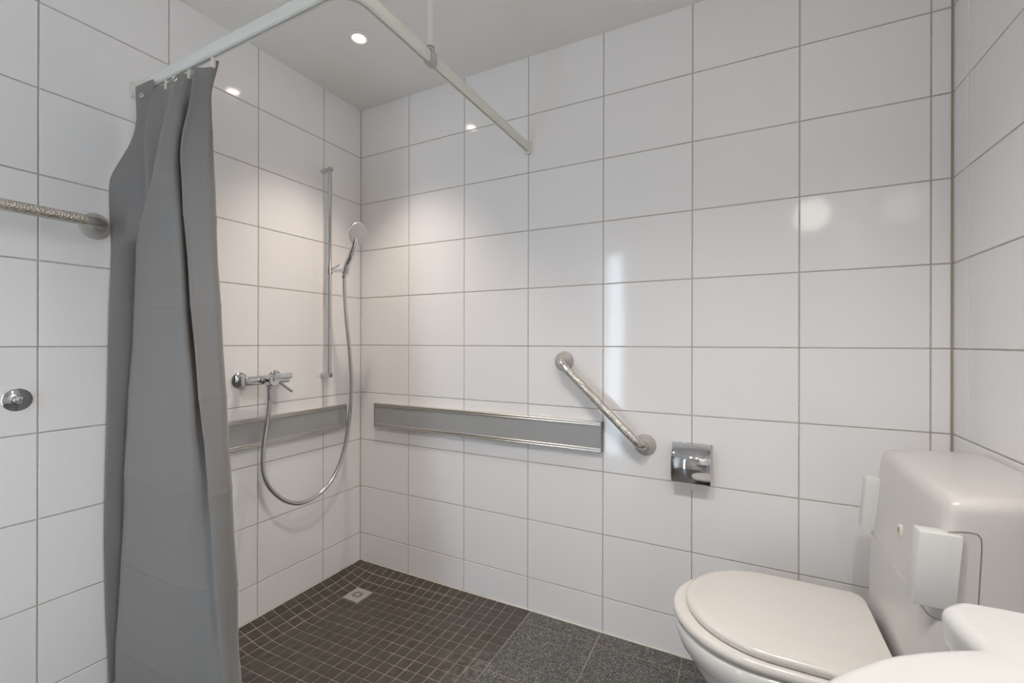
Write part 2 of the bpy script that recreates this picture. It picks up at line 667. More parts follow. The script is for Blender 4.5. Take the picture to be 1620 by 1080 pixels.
# ---------------------------------------------------------------- lamps
def downlight(x, y, watts, col, label, angle, blend, disc, depth=0.004):
    t = thing('downlight', (x, y, H), label, 'ceiling lamp', 'recessed downlights in the ceiling')
    mb = MB()
    mb.lathe((x, y, H), (0, 0, -1), [(0.043, 0.0), (0.043, 0.002), (0.040, depth), (0.030, depth), (0.0245, 0.0005)], 40, False, False)
    mb.build('bezel', M['ceiling'], t)
    mb = MB()
    mb.lathe((x, y, H), (0, 0, -1), [(0.001, 0.001), (0.025, 0.001), (0.025, 0.0006)], 32, False, False)
    mb.build('bulb_disc', emit_mat('lamp_glow', col, disc), t)
    ld = bpy.data.lights.new('downlight_beam', 'SPOT')
    ld.energy = watts
    ld.color = col
    ld.spot_size = math.radians(angle)
    ld.spot_blend = blend
    ld.shadow_soft_size = 0.03
    lo = bpy.data.objects.new('downlight_beam', ld)
    COL.objects.link(lo)
    lo.parent = t
    lo.location = (0, 0, -0.035)
    return t
downlight(0.425, -0.423, SHOWER_SPOT_W, (1.0, 0.86, 0.74), 'warm lit downlight in the ceiling over the shower corner', 90, 1.0, 30.0)
downlight(1.98, -1.48, ROOM_SPOT_W, (1.0, 0.95, 0.89), 'downlight in the ceiling above the wash basin', 137, 1.0, 4.0, 0.012)
downlight(1.50, -1.40, ROOM_SPOT_W * 1.3, (1.0, 0.95, 0.90), 'added fill downlight in the ceiling above the room centre', 137, 1.0, 4.0, 0.012)  # unseen lamp, added to brighten the dim lower shower and the floor

# opal globe lamp over the basin (outside the frame, seen mirrored in the tiles)
t = thing('globe_lamp', (W, -1.225, 1.87), 'opal globe wall lamp on the right wall above the wash basin', 'wall lamp')
mb = MB()
mb.lathe((W, -1.225, 1.87), (-1, 0, 0), [(0.045, 0), (0.045, 0.012), (0.02, 0.02), (0.014, 0.03), (0.014, 0.115)], 28)
mb.build('wall_mount', M['chrome'], t)
mb = MB()
R_ = 0.088
mb.lathe((W - 0.202, -1.225, 1.87), (0, 0, 1), [(R_ * math.sin(math.pi * k / 16), -R_ * math.cos(math.pi * k / 16)) for k in range(17)], 32, False, False)
mb.build('glass_globe', emit_mat('opal_glow', (1.0, 0.95, 0.88), GLOBE_STRENGTH), t)

# ---------------------------------------------------------------- curtain rail
RZ = 1.997
t = thing('curtain_rail', (0.99, 0, RZ), 'white L-shaped shower curtain rail hung from wall to wall', 'curtain rail')
path = [Vector((0.006, -1.0, RZ))]
RB = 0.064
path += [Vector((0.4, -1.0, RZ)), Vector((0.99 - RB - 0.05, -1.0, RZ))]
for k in range(0, 17):
    a = math.pi / 2 * k / 16
    path.append(Vector((0.99 - RB + RB * math.sin(a), -1.0 + RB - RB * math.cos(a), RZ)))
path += [Vector((0.99, -0.75, RZ)), Vector((0.99, -0.4, RZ)), Vector((0.99, -0.006, RZ))]
prof = []
hw, hh = 0.0115, 0.0185
for k in range(20):
    a = 2 * math.pi * k / 20
    ca, sa = math.cos(a), math.sin(a)
    prof.append((hw * math.copysign(abs(ca) ** 0.55, ca), hh * math.copysign(abs(sa) ** 0.55, sa)))
prof = prof[:15] + [(-0.003, -hh), (-0.003, -hh + 0.008), (0.003, -hh + 0.008), (0.003, -hh)] + prof[16:]
rings = []
for i, p in enumerate(path):
    a = path[max(i - 1, 0)]; b = path[min(i + 1, len(path) - 1)]
    tg = (b - a).normalized()
    side = Vector((tg.y, -tg.x, 0))
    rings.append([p + side * u + Vector((0, 0, v)) for u, v in prof])
mb = MB()
mb.quadgrid(rings, True, True, True)
mb.build('track', M['rail'], t, smooth=40)
mb = MB(); mb.box(0.0, 0.014, -1.016, -0.984, RZ - 0.026, RZ + 0.024, 0.004)
mb.build('wall_socket', M['white_plastic'], t)
mb = MB(); mb.box(0.976, 1.004, -0.013, 0.0, RZ - 0.027, RZ + 0.024, 0.004)
mb.build('wall_socket', M['white_plastic'], t)
mb = MB(); mb.tube([(0.99, -0.686, RZ + 0.015), (0.99, -0.686, H - 0.004)], 0.0095, 20)
mb.build('hanger_rod', M['rail'], t)
mb = MB(); mb.lathe((0.99, -0.686, H), (0, 0, -1), [(0.026, 0), (0.026, 0.004), (0.012, 0.010)], 28)
mb.build('ceiling_plate', M['rail'], t)
mb = MB()
ring_o = []
for w_, h_ in ((0.0145, 0.0215), (0.0125, 0.0195)):
    ring_o.append((w_, h_))
def ovalpts(y, w_, h_):
    return [Vector((0.99 + w_ * math.copysign(abs(math.cos(2 * math.pi * k / 24)) ** 0.55, math.cos(2 * math.pi * k / 24)), y,
                    RZ + h_ * math.copysign(abs(math.sin(2 * math.pi * k / 24)) ** 0.55, math.sin(2 * math.pi * k / 24)))) for k in range(24)]
(a0, b0), (a1, b1) = ring_o
y0, y1 = -0.700, -0.672
mb.quadgrid([ovalpts(y0, a1, b1), ovalpts(y0, a0, b0), ovalpts(y1, a0, b0), ovalpts(y1, a1, b1), ovalpts(y0, a1, b1)], True)
mb.lathe((0.99, -0.686, RZ + 0.02), (0, 0, 1), [(0.0125, 0), (0.0125, 0.012), (0.0105, 0.012)], 24, False, False)
mb.build('clear_clip', M['clear'], t)
mb = MB(); mb.lathe((0.99, -0.686, RZ + 0.031), (0, 0, 1), [(0.0108, 0), (0.0108, 0.0025)], 24)
mb.build('clip_seal', M['dark'], t)

# ---------------------------------------------------------------- shower curtain
CURT = [
    (1.985, [(0.058, -1.023), (0.165, -1.021), (0.145, -1.008), (0.2, -1.0), (0.29, -1.015), (0.32, -1.0), (0.33, -0.988), (0.372, -1.012), (0.385, -1.0), (0.45, -0.976), (0.41, -0.97)]),
    (1.905, [(0.061, -1.02), (0.122, -1.0), (0.143, -1.027), (0.22, -0.999), (0.297, -1.033), (0.319, -1.014), (0.333, -0.984), (0.377, -1.022), (0.388, -1.002), (0.411, -0.977), (0.321, -0.964)]),
    (1.857, [(0.057, -1.02), (0.115, -1.0), (0.133, -1.033), (0.212, -0.997), (0.291, -1.042), (0.334, -1.023), (0.32, -0.983), (0.38, -1.029), (0.39, -1.009), (0.418, -0.98), (0.328, -0.962)]),
    (1.809, [(0.012, -1.016), (0.098, -1.0), (0.143, -1.038), (0.212, -0.994), (0.281, -1.051), (0.349, -1.032), (0.299, -0.981), (0.375, -1.035), (0.386, -1.015), (0.425, -0.984), (0.336, -0.959)]),
    (1.742, [(0.012, -1.045), (0.107, -1.0), (0.161, -1.046), (0.219, -0.991), (0.276, -1.063), (0.358, -1.044), (0.268, -0.979), (0.366, -1.044), (0.376, -1.024), (0.439, -0.99), (0.349, -0.956)]),
    (1.678, [(0.012, -1.072), (0.116, -1.0), (0.18, -1.053), (0.225, -0.988), (0.269, -1.074), (0.369, -1.056), (0.279, -0.977), (0.373, -1.052), (0.383, -1.032), (0.451, -0.995), (0.361, -0.953)]),
    (1.617, [(0.012, -1.072), (0.124, -1.0), (0.197, -1.06), (0.233, -0.985), (0.27, -1.085), (0.393, -1.068), (0.303, -0.975), (0.397, -1.06), (0.405, -1.04), (0.463, -1.0), (0.373, -0.95)]),
    (1.54, [(0.012, -1.069), (0.117, -1.0), (0.181, -1.06), (0.184, -0.985), (0.186, -1.07), (0.4, -1.068), (0.31, -0.975), (0.406, -1.06), (0.415, -1.04), (0.466, -1.0), (0.376, -0.95)]),
    (1.464, [(0.012, -1.066), (0.03, -1.04), (0.045, -0.972), (0.059, -0.968), (0.09, -1.048), (0.406, -1.068), (0.316, -0.975), (0.419, -1.06), (0.428, -1.04), (0.472, -1.0), (0.382, -0.95)]),
    (1.234, [(0.012, -1.073), (0.026, -1.04), (0.037, -0.972), (0.051, -0.968), (0.074, -1.046), (0.426, -1.068), (0.336, -0.975), (0.454, -1.06), (0.462, -1.04), (0.494, -1.0), (0.404, -0.95)]),
    (1.004, [(0.012, -1.076), (0.023, -1.04), (0.031, -0.972), (0.045, -0.968), (0.062, -1.055), (0.442, -1.068), (0.419, -0.985), (0.488, -1.06), (0.496, -1.04), (0.518, -1.0), (0.428, -0.95)]),
    (0.774, [(0.012, -1.081), (0.021, -1.04), (0.027, -0.972), (0.041, -0.968), (0.054, -1.065), (0.448, -1.068), (0.477, -1.005), (0.533, -1.06), (0.541, -1.04), (0.545, -1.0), (0.455, -0.95)]),
    (0.507, [(0.012, -1.084), (0.02, -1.04), (0.024, -0.972), (0.038, -0.968), (0.048, -1.07), (0.429, -1.068), (0.511, -1.03), (0.571, -1.06), (0.579, -1.04), (0.571, -1.0), (0.481, -0.95)]),
    (0.277, [(0.012, -1.079), (0.019, -1.04), (0.022, -0.972), (0.036, -0.968), (0.044, -1.081), (0.416, -1.068), (0.526, -1.046), (0.605, -1.06), (0.613, -1.04), (0.58, -1.0), (0.49, -0.95)]),
    (0.125, [(0.012, -1.073), (0.019, -1.04), (0.021, -0.972), (0.035, -0.968), (0.042, -1.087), (0.41, -1.068), (0.536, -1.052), (0.627, -1.06), (0.634, -1.04), (0.597, -1.0), (0.507, -0.95)]),
    (0.06, [(0.012, -1.073), (0.019, -1.04), (0.021, -0.972), (0.035, -0.968), (0.042, -1.087), (0.41, -1.068), (0.536, -1.052), (0.627, -1.06), (0.634, -1.04), (0.597, -1.0), (0.507, -0.95)] ),
]
def curt_profile(z):
    for (za, pa), (zb, pb) in zip(CURT[:-1], CURT[1:]):
        if zb <= z <= za:
            t_ = (za - z) / (za - zb)
            return [Vector((a[0] + (b[0] - a[0]) * t_, a[1] + (b[1] - a[1]) * t_, 0)) for a, b in zip(pa, pb)]
    return [Vector((*p, 0)) for p in CURT[-1][1]]
CREASE = [1.78, 1.52, 1.26, 1.0, 0.74, 0.475, 0.21]
def crease_off(z):
    d = min(abs(z - c) for c in CREASE)
    return 0.0018 * (1 - min(1.0, d / 0.13)) + 0.0011 * math.exp(-(d / 0.0045) ** 2)
t = thing('shower_curtain', (0.25, -1.0, 0.06), 'grey fabric shower curtain gathered at the left end of the rail', 'curtain')
NROW, NS = 400, 8
def folded(pr, n, rnd=0.34):
    """polyline with softly rounded corners: flat panels, crisp folds"""
    out = [pr[0].copy()]
    m = len(pr)
    for i in range(1, m - 1):
        a = pr[i] + (pr[i - 1] - pr[i]) * rnd
        b = pr[i] + (pr[i + 1] - pr[i]) * rnd
        p_prev = out[-1]
        for k in range(1, n // 2 + 1):
            out.append(p_prev + (a - p_prev) * (k / (n // 2)))
        for k in range(1, n + 1):
            t_ = k / n
            out.append(a * (1 - t_) ** 2 + pr[i] * (2 * t_ * (1 - t_)) + b * t_ ** 2)
    p_prev = out[-1]
    for k in range(1, n // 2 + 1):
        out.append(p_prev + (pr[-1] - p_prev) * (k / (n // 2)))
    return out
rows = []
top_line = folded([Vector((*p, 0)) for p in CURT[0][1]], NS)
for r in range(NROW + 1):
    z = 1.985 - (1.985 - 0.06) * r / NROW
    acc = None
    for dz, wgt in ((-0.025, 1), (0, 2), (0.025, 1)):
        pr = curt_profile(min(1.985, max(0.06, z + dz)))
        acc = [p * wgt for p in pr] if acc is None else [q + p * wgt for q, p in zip(acc, pr)]
    line = folded([p / 4 for p in acc], NS)
    n = len(line)
    co = crease_off(z)
    out = []
    for i, p in enumerate(line):
        a = line[max(i - 1, 0)]; b = line[min(i + 1, n - 1)]
        tg = (b - a)
        tg = tg.normalized() if tg.length > 1e-6 else Vector((1, 0, 0))
        nr = Vector((tg.y, -tg.x, 0))
        s = i / (n - 1)
        wob = 0.0013 * math.sin(14 * s + 3.1 * z + 2) * math.sin(5.3 * z + 17 * s) * sstep((1.9 - z) / 0.3)
        q = p + nr * (wob + co * sstep((1.93 - z) / 0.2))
        q.x = max(q.x, 0.006)
        zz = z
        if r < 14 and abs(top_line[i].y + 1.0) < 0.0165:
            zz = z - 0.018 * (1 - r / 14)
        out.append(Vector((q.x, q.y, zz)))
    rows.append(out)
mb = MB()
mb.quadgrid(rows, False)
cloth = mb.build('curtain_cloth', M['cloth'], t, smooth=60)
sol = cloth.modifiers.new('thickness', 'SOLIDIFY')
sol.thickness = 0.0008
sol.offset = 0
# eyelets and gliders along the top hem
for k, (x, y, z) in enumerate(((0.100, -1.0245, 1.945), (0.29, -1.020, 1.950))):
    mb = MB()
    mb.lathe((x, y, z), (0.25, -1, 0), [(0.0085, -0.001), (0.0085, 0.001), (0.0065, 0.002), (0.0045, 0.001), (0.0045, -0.001)], 20, False, False)
    mb.build('eyelet', M['steel'], t)
for x in (0.2, 0.245, 0.33, 0.452):
    mb = MB()
    mb.box(x - 0.006, x + 0.006, -1.0045, -0.9955, 1.950, 1.9782, 0.002)
    mb.build('glider', M['white_plastic'], t)

# ---------------------------------------------------------------- grab bars
def grab_bar(p0, p1, nrm, off, label, group):
    p0, p1, nrm = Vector(p0), Vector(p1), Vector(nrm)
    t = thing('grab_bar', p0, label, 'grab bar', group)
    d = (p1 - p0).normalized()
    r = 0.016
    rb = 0.036
    pts = [p0 + nrm * 0.004]
    for k in range(0, 9):
        a = math.pi / 2 * k / 8
        pts.append(p0 + nrm * (off - rb + rb * math.sin(a)) + d * (rb - rb * math.cos(a)))
    arc1 = list(pts)
    pts2 = []
    for k in range(0, 9):
        a = math.pi / 2 * (8 - k) / 8
        pts2.append(p1 + nrm * (off - rb + rb * math.sin(a)) - d * (rb - rb * math.cos(a)))
    pts2.append(p1 + nrm * 0.004)
    L = (pts2[0] - arc1[-1]).length
    mid0 = arc1[-1] + d * min(0.012, L * 0.1)
    mid1 = pts2[0] - d * min(0.012, L * 0.1)
    mb = MB(); mb.tube([mid0 + (mid1 - mid0) * k / 8 for k in range(9)], r, 28, True)
    mb.build('grip', M['knurl'], t)
    mb = MB(); mb.tube(arc1 + [mid0], r * 0.995, 28)
    mb.build('bent_end', M['steel'], t)
    mb = MB(); mb.tube([mid1] + pts2, r * 0.995, 28)
    mb.build('bent_end', M['steel'], t)
    for p in (p0, p1):
        mb = MB()
        mb.lathe(p, nrm, [(0.0405, 0.0), (0.0405, 0.004), (0.039, 0.008), (0.034, 0.0115), (0.024, 0.013), (0.021, 0.016), (0.0175, 0.018)], 40, False, True)
        mb.build('flange', M['flange'], t)
    return t
grab_bar((1.156, 0, 1.080), (1.484, 0, 0.768), (0, -1, 0), 0.062, 'short knurled steel grab bar set diagonally on the back wall', 'knurled steel grab bars')
grab_bar((0, -1.103, 1.519), (0, -1.72, 1.519), (1, 0, 0), 0.072, 'horizontal knurled steel grab bar on the left wall beside the curtain', 'knurled steel grab bars')

# ---------------------------------------------------------------- stop valve on the left wall
t = thing('stop_valve', (0, -1.272, 0.992), 'round chrome stop valve with small knob on the left wall', 'valve')
mb = MB(); mb.lathe((0, -1.272, 0.992), (1, 0, 0), [(0.0315, 0), (0.0315, 0.001), (0.029, 0.0035), (0.013, 0.0065), (0.012, 0.006)], 44)
mb.build('rosette', M['chrome'], t)
mb = MB(); mb.lathe((0, -1.272, 0.992), (1, 0, 0), [(0.0115, 0.004), (0.0115, 0.021), (0.0105, 0.0235), (0.004, 0.0245)], 32)
k_ = mb.build('knob', M['chrome'], t)
mb = MB(); mb.box(0.0243, 0.0251, -1.2727, -1.2713, 0.988, 0.998)
mb.build('screw_slot', M['dark'], k_)

# ---------------------------------------------------------------- shower rail with slider, hand shower, hose
BX, BY = 0.056, -0.250
t = thing('shower_rail', (0, BY, 0.995), 'vertical chrome shower rail on the left wall with sliding holder', 'shower rail')
mb = MB(); mb.tube([(BX, BY, 0.988), (BX, BY, 1.2), (BX, BY, 1.6), (BX, BY, 1.993)], 0.0092, 24)
mb.build('bar', M['chrome'], t)
for z in (1.984, 0.998):
    mb = MB(); mb.lathe((0, BY + 0.004, z), (1, -0.06, 0), [(0.0115, 0), (0.0115, 0.003), (0.0112, 0.004), (0.0112, 0.066), (0.0095, 0.0685)], 28)
    mb.build('wall_bracket', M['chrome'], t)
SZ = 1.4985
mb = MB()
mb.lathe((BX, BY, SZ - 0.017), (0, 0, 1), [(0.0095, 0), (0.0145, 0.0005), (0.0145, 0.033), (0.0095, 0.0335)], 24)
mb.box(BX + 0.008, BX + 0.075, BY - 0.0075, BY + 0.0075, SZ - 0.010, SZ + 0.004, 0.003)
sl = mb.build('slider', M['chrome'], t)
mb = MB()
mb.tube([(BX + 0.014, BY - 0.002, SZ + 0.008), (BX + 0.05, BY - 0.002, SZ + 0.016), (BX + 0.064, BY - 0.002, SZ + 0.023)], 0.0038, 10)
mb.build('lever', M['chrome'], sl)
HP = Vector((0.160, BY, 1.487))
hd = Vector((0.30, 0.02, 0.95)).normalized()
mb = MB()
mb.lathe(HP - hd * 0.012, hd, [(0.0135, 0), (0.0165, 0.001), (0.0172, 0.026), (0.0145, 0.027)], 26)
mb.tube([(BX + 0.07, BY, SZ - 0.003), HP - Vector((0.012, 0, 0))], 0.0085, 14)
mb.build('holder_cone', M['chrome'], sl)

t = thing('hand_shower', HP, 'chrome hand shower with round pale spray face in its holder', 'hand shower')
top = Vector((0.216, BY + 0.003, 1.608))
mid = Vector((0.191, BY + 0.001, 1.553))
hpts = catmull([HP + hd * 0.002, HP + hd * 0.04, mid, top, Vector((0.221, BY + 0.004, 1.636))], 8)
mb = MB()
mb.tube(hpts, [0.0128 + 0.001 * math.sin(3 * i / len(hpts)) for i in range(len(hpts))], 22)
mb.build('handle', M['chrome'], t)
fn_ = Vector((0.93, -0.22, -0.26)).normalized()
HC = Vector((0.230, BY + 0.006, 1.662))
upv = (Vector((0, 0, 1)) - fn_ * fn_.z).normalized()
sdv = fn_.cross(upv)
def head_ring(scale, depth, drop=True):
    out = []
    for k in range(44):
        a = 2 * math.pi * k / 44
        ca, sa = math.cos(a), math.sin(a)
        rx, rz = 0.046 * scale, 0.052 * scale
        x_, z_ = rx * sa, rz * ca
        if ca < 0:           # teardrop towards the handle
            z_ *= 1.28
            x_ *= 1 - 0.42 * (-ca) ** 1.8
        out.append(HC + sdv * x_ + upv * z_ + fn_ * depth)
    return out
mb = MB()
mb.quadgrid([head_ring(0.30, -0.020), head_ring(0.75, -0.016), head_ring(0.96, -0.006), head_ring(1.0, 0.001), head_ring(0.985, 0.005), head_ring(0.93, 0.006)], True, True, True)
hd_o = mb.build('spray_head', M['chrome'], t)
M['spray'] = new_mat('spray_face_grey', (0.62, 0.60, 0.585), 0.3, 0.25)
v_ = nd(M['spray'], 'ShaderNodeTexVoronoi'); v_.inputs['Scale'].default_value = 150
tc_ = nd(M['spray'], 'ShaderNodeTexCoord'); lk(M['spray'], tc_.outputs['Object'], v_.inputs['Vector'])
add_bump(M['spray'], v_.outputs['Distance'], 0.3, 0.002)
mb = MB()
mb.quadgrid([head_ring(0.93, 0.0055), head_ring(0.90, 0.0075), head_ring(0.4, 0.0082)], True, True, True)
mb.build('spray_face', M['spray'], hd_o)

hb = HP - hd * 0.02
hose_pts = [(hb.x, hb.y, hb.z), (0.150, -0.246, 1.40), (0.152, -0.238, 1.28), (0.150, -0.213, 1.10), (0.145, -0.199, 0.945),
            (0.140, -0.206, 0.794), (0.135, -0.232, 0.648), (0.130, -0.281, 0.543), (0.128, -0.351, 0.482), (0.126, -0.447, 0.463),
            (0.121, -0.522, 0.490), (0.114, -0.583, 0.552), (0.106, -0.611, 0.615), (0.100, -0.614, 0.675), (0.094, -0.604, 0.749), (0.091, -0.594, 0.80), (0.0885, -0.582, 0.872), (0.0875, -0.577, 0.925)]
t = thing('shower_hose', (0.088, -0.577, 0.955), 'flexible metal shower hose hanging in a loop from mixer to hand shower', 'hose')
mb = MB(); mb.tube(catmull(hose_pts, 9), 0.0086, 16)
mb.build('hose', M['hose'], t)
mb = MB(); mb.lathe((0.0875, -0.577, 0.918), (0, 0, 1), [(0.0085, 0), (0.0105, 0.002), (0.0105, 0.048), (0.009, 0.050)], 20)
mb.build('hose_nut', M['chrome'], t)
mb = MB(); mb.lathe(hb - hd * 0.014, hd, [(0.008, 0), (0.0105, 0.002), (0.012, 0.020)], 20)
mb.build('hose_cone', M['chrome'], t)

# ---------------------------------------------------------------- mixer
MZ = 1.0
t = thing('shower_mixer', (0, -0.57, MZ), 'chrome single-lever shower mixer on the left wall above the hose loop', 'mixer tap')
for y in (-0.647, -0.493):
    mb = MB(); mb.lathe((0, y, MZ), (1, 0, 0), [(0.033, 0), (0.033, 0.003), (0.030, 0.007), (0.019, 0.013), (0.0155, 0.0145), (0.0135, 0.012)], 40)
    mb.build('rosette', M['chrome'], t)
    mb = MB(); mb.lathe((0, y, MZ), (1, 0, 0), [(0.0115, 0.010), (0.0115, 0.024), (0.0150, 0.025), (0.0150, 0.043), (0.0125, 0.045)], 6 if y < -0.6 else 24)
    mb.build('connector', M['chrome'], t)
mb = MB()
mb.box(0.040, 0.074, -0.668, -0.472, MZ - 0.0175, MZ + 0.0175, 0.006, 3)
mb.lathe((0.056, -0.577, MZ), (1, 0, 0), [(0.019, -0.006), (0.0205, 0.012), (0.0205, 0.034), (0.018, 0.036)], 30)
mb.build('body', M['chrome'], t)
mb = MB(); mb.lathe((0.0875, -0.577, MZ - 0.030), (0, 0, 1), [(0.009, 0), (0.012, 0.001), (0.012, 0.016)], 20)
mb.build('outlet', M['chrome'], t)
mb = MB()
mb.lathe((0.092, -0.577, MZ), (1, 0, 0), [(0.0165, 0), (0.0235, 0.002), (0.0235, 0.026), (0.021, 0.0285)], 30)
mb.box(0.094, 0.124, -0.585, -0.497, MZ - 0.003, MZ + 0.0205, 0.004, 2, fn=lambda v: Vector((v.x, v.y, v.z + (v.y + 0.577) * 0.10)))
lv = mb.build('lever_head', M['chrome'], t)
mb = MB(); mb.tube([(0.112, -0.552, MZ - 0.008), (0.134, -0.530, MZ - 0.034), (0.148, -0.517, MZ - 0.050)], 0.0052, 12)
mb.build('lever_pin', M['chrome'], lv)

# ---------------------------------------------------------------- grey wall rail panels
def wall_panel(axis, a0, a1, z0, z1, label):
    """axis 'x': on the back wall from x=a0..a1; axis 'y': on the left wall from y=a0..a1"""
    D = 0.024
    def B(mb, u0, u1, d0, d1, za, zb, bev=0.0):
        if axis == 'x':
            mb.box(u0, u1, -d1, -d0, za, zb, bev, 1)
        else:
            mb.box(d0, d1, u0, u1, za, zb, bev, 1)
    loc = (a0, 0, z0) if axis == 'x' else (0, a0, z0)
    t = thing('wall_panel', loc, label, 'wall panel', 'grey aluminium-edged wall panels')
    mb = MB(); B(mb, a0 + 0.002, a1 - 0.002, 0.0005, D - 0.003, z0 + 0.012, z1 - 0.012)
    mb.build('insert', M['panel'], t, smooth=0)
    for (za, zb) in ((z0, z0 + 0.0155), (z1 - 0.0155, z1)):
        mb = MB()
        h = zb - za
        B(mb, a0 + 0.001, a1 - 0.001, 0.0005, D, za, za + h * 0.40, 0.0012)
        B(mb, a0 + 0.001, a1 - 0.001, 0.0005, D - 0.003, za + h * 0.40, za + h * 0.56)
        B(mb, a0 + 0.001, a1 - 0.001, 0.0005, D, za + h * 0.56, zb, 0.0012)
        mb.build('edge_profile', M['alu'], t, smooth=30)
    for u in (a0, a1):
        mb = MB(); B(mb, u - 0.002, u + 0.002, 0.0003, D + 0.001, z0 - 0.0005, z1 + 0.0005, 0.001)
        mb.build('end_cap', M['panel_end'], t, smooth=30)
wall_panel('x', 0.121, 1.319, 0.722, 0.842, 'long grey wall panel strip with aluminium edges on the back wall')
wall_panel('y', -0.84, -0.117, 0.722, 0.842, 'shorter grey wall panel strip on the left wall behind the hose')

# ---------------------------------------------------------------- toilet roll holder
TX0, TX1 = 1.586, 1.716
t = thing('toilet_roll_holder', ((TX0 + TX1) / 2, 0, 0.65), 'chrome toilet roll holder with curved cover on the back wall', 'roll holder')
mb = MB(); mb.box(TX0 + 0.02, TX1 - 0.02, -0.004, 0.0, 0.705, 0.792, 0.001)
mb.build('backplate', M['chrome'], t)
pf = [(-0.006, 0.7915), (-0.018, 0.7885), (-0.036, 0.776), (-0.050, 0.763), (-0.057, 0.754), (-0.0625, 0.744), (-0.066, 0.730), (-0.0675, 0.712), (-0.066, 0.694), (-0.062, 0.677), (-0.056, 0.664), (-0.0525, 0.6575)]
pf = [tuple(p) for p in catmull([(a, b, 0) for a, b in pf], 4)]
mb = MB()
for x0, x1 in ((TX0, TX1),):
    outer = [[Vector((x, p[0], p[1])) for p in pf] for x in (x0, x0 + 0.001, x1 - 0.001, x1)]
    outer[0] = [Vector((v.x, v.y + 0.001, v.z)) for v in outer[0]]
    outer[-1] = [Vector((v.x, v.y + 0.001, v.z)) for v in outer[-1]]
    mb.quadgrid(outer, False)
cov = mb.build('cover', M['chrome'], t, smooth=50)
so = cov.modifiers.new('thickness', 'SOLIDIFY'); so.thickness = 0.0016; so.offset = -1
mb = MB(); mb.tube([(TX0 - 0.002, -0.008, 0.789), (TX1 + 0.003, -0.008, 0.789)], 0.0028, 12)
mb.build('hinge_pin', M['chrome'], t)
mb = MB(); mb.tube([(TX0 + 0.006, -0.004, 0.72), (TX0 + 0.006, -0.034, 0.712), (TX1 - 0.012, -0.034, 0.712)], 0.0032, 10)
mb.build('roll_arm', M['chrome'], t)
t = thing('toilet_paper_roll', ((TX0 + TX1) / 2, -0.034, 0.66), 'white toilet paper roll hanging under the chrome cover', 'toilet paper')
mb = MB()
mb.lathe((TX0 + 0.012, -0.034, 0.704), (1, 0, 0), [(0.018, 0), (0.026, 0), (0.026, 0.106), (0.018, 0.106), (0.018, 0)], 36, False, False)
mb.build('roll', M['paper'], t)
mb = MB()
mb.quadgrid([[Vector((x, -0.0095 + 0.001 * math.sin(9 * k) , 0.704 - k * 0.0165)) for x in (TX0 + 0.012, TX0 + 0.118)] + [Vector((x, -0.0088 + 0.001 * math.sin(9 * k), 0.704 - k * 0.0165)) for x in (TX0 + 0.118, TX0 + 0.012)] for k in range(6)], True, True, True)
mb.build('loose_sheet', M['paper'], t)

# ---------------------------------------------------------------- floor drain
dz = floor_z(DRX, DRY) + 0.0050
t = thing('floor_drain', (DRX, DRY, dz), 'square steel floor drain with round slotted grate in the mosaic', 'drain')
dh = 0.0482
mb = MB(); mb.box(DRX - dh, DRX + dh, DRY - dh, DRY + dh, dz - 0.004, dz + 0.0012, 0.0006, 1)
mb.build('plate', M['drain'], t)
mb = MB(); mb.lathe((DRX, DRY, dz), (0, 0, 1), [(0.028, 0.0008), (0.028, 0.0016)], 36)
gr = mb.build('grate', M['drain'], t)
for k in range(-4, 5):
    y = k * 0.0062
    hw_ = math.sqrt(max(0.0, 0.0255 ** 2 - y * y))
    for sgn in (-1, 1):
        x0 = 0.009 if abs(k) <= 1 else 0.0022
        if hw_ - x0 < 0.004:
            continue
        mb = MB()
        xs = sorted((DRX + sgn * x0, DRX + sgn * hw_))
        mb.box(xs[0], xs[1], DRY + y - 0.0014, DRY + y + 0.0014, dz + 0.0014, dz + 0.0019)
        mb.build('slot', M['dark'], gr, smooth=0)
mb = MB(); mb.lathe((DRX, DRY, dz), (0, 0, 1), [(0.006, 0.001), (0.006, 0.0024), (0.003, 0.003)], 20)
mb.build('screw', M['drain'], gr)

# ---------------------------------------------------------------- toilet
TYC = -0.402
def d_ring(z, tip, xc, hw_, back, n=28, rc=0.03, hw_back=None):
    """D outline: straight at the back (x=back), half ellipse to the tip"""
    if hw_back is None: hw_back = hw_
    pts = []
    a = xc - tip
    rc = min(rc, hw_back * 0.9)
    # back right corner -> along near side -> ellipse -> far side -> back
    for k in range(5):
        th = math.pi / 2 * k / 4
        pts.append((back - rc + rc * math.cos(math.pi / 2 - th) if False else back - rc + rc * math.cos(th), TYC - hw_back + rc - rc * math.sin(th)))
    for k in range(n + 1):
        th = math.pi * k / n
        pts.append((xc - a * math.sin(th), TYC - hw_ * math.cos(th)))
    for k in range(5):
        th = math.pi / 2 * k / 4
        pts.append((back - rc + rc * math.sin(th), TYC + hw_back - rc + rc * math.cos(th)))
    return [Vector((x, y, z)) for x, y in pts]
t = thing('toilet', (2.1, TYC, 0.0), 'white wall-hung toilet with closed lid in front of the cistern box', 'toilet')
mb = MB()
prof_b = [(0.404, 1.70, 1.872, 0.15), (0.4095, 1.672, 1.872, 0.182), (0.4125, 1.657, 1.872, 0.197), (0.411, 1.649, 1.870, 0.206), (0.405, 1.644, 1.868, 0.211), (0.375, 1.648, 1.868, 0.209),
          (0.352, 1.657, 1.870, 0.203), (0.346, 1.662, 1.872, 0.198), (0.335, 1.670, 1.874, 0.193), (0.30, 1.692, 1.88, 0.183), (0.25, 1.735, 1.90, 0.168),
          (0.19, 1.80, 1.94, 0.15), (0.13, 1.88, 1.98, 0.135), (0.09, 1.93, 2.01, 0.125), (0.075, 1.96, 2.03, 0.11)]
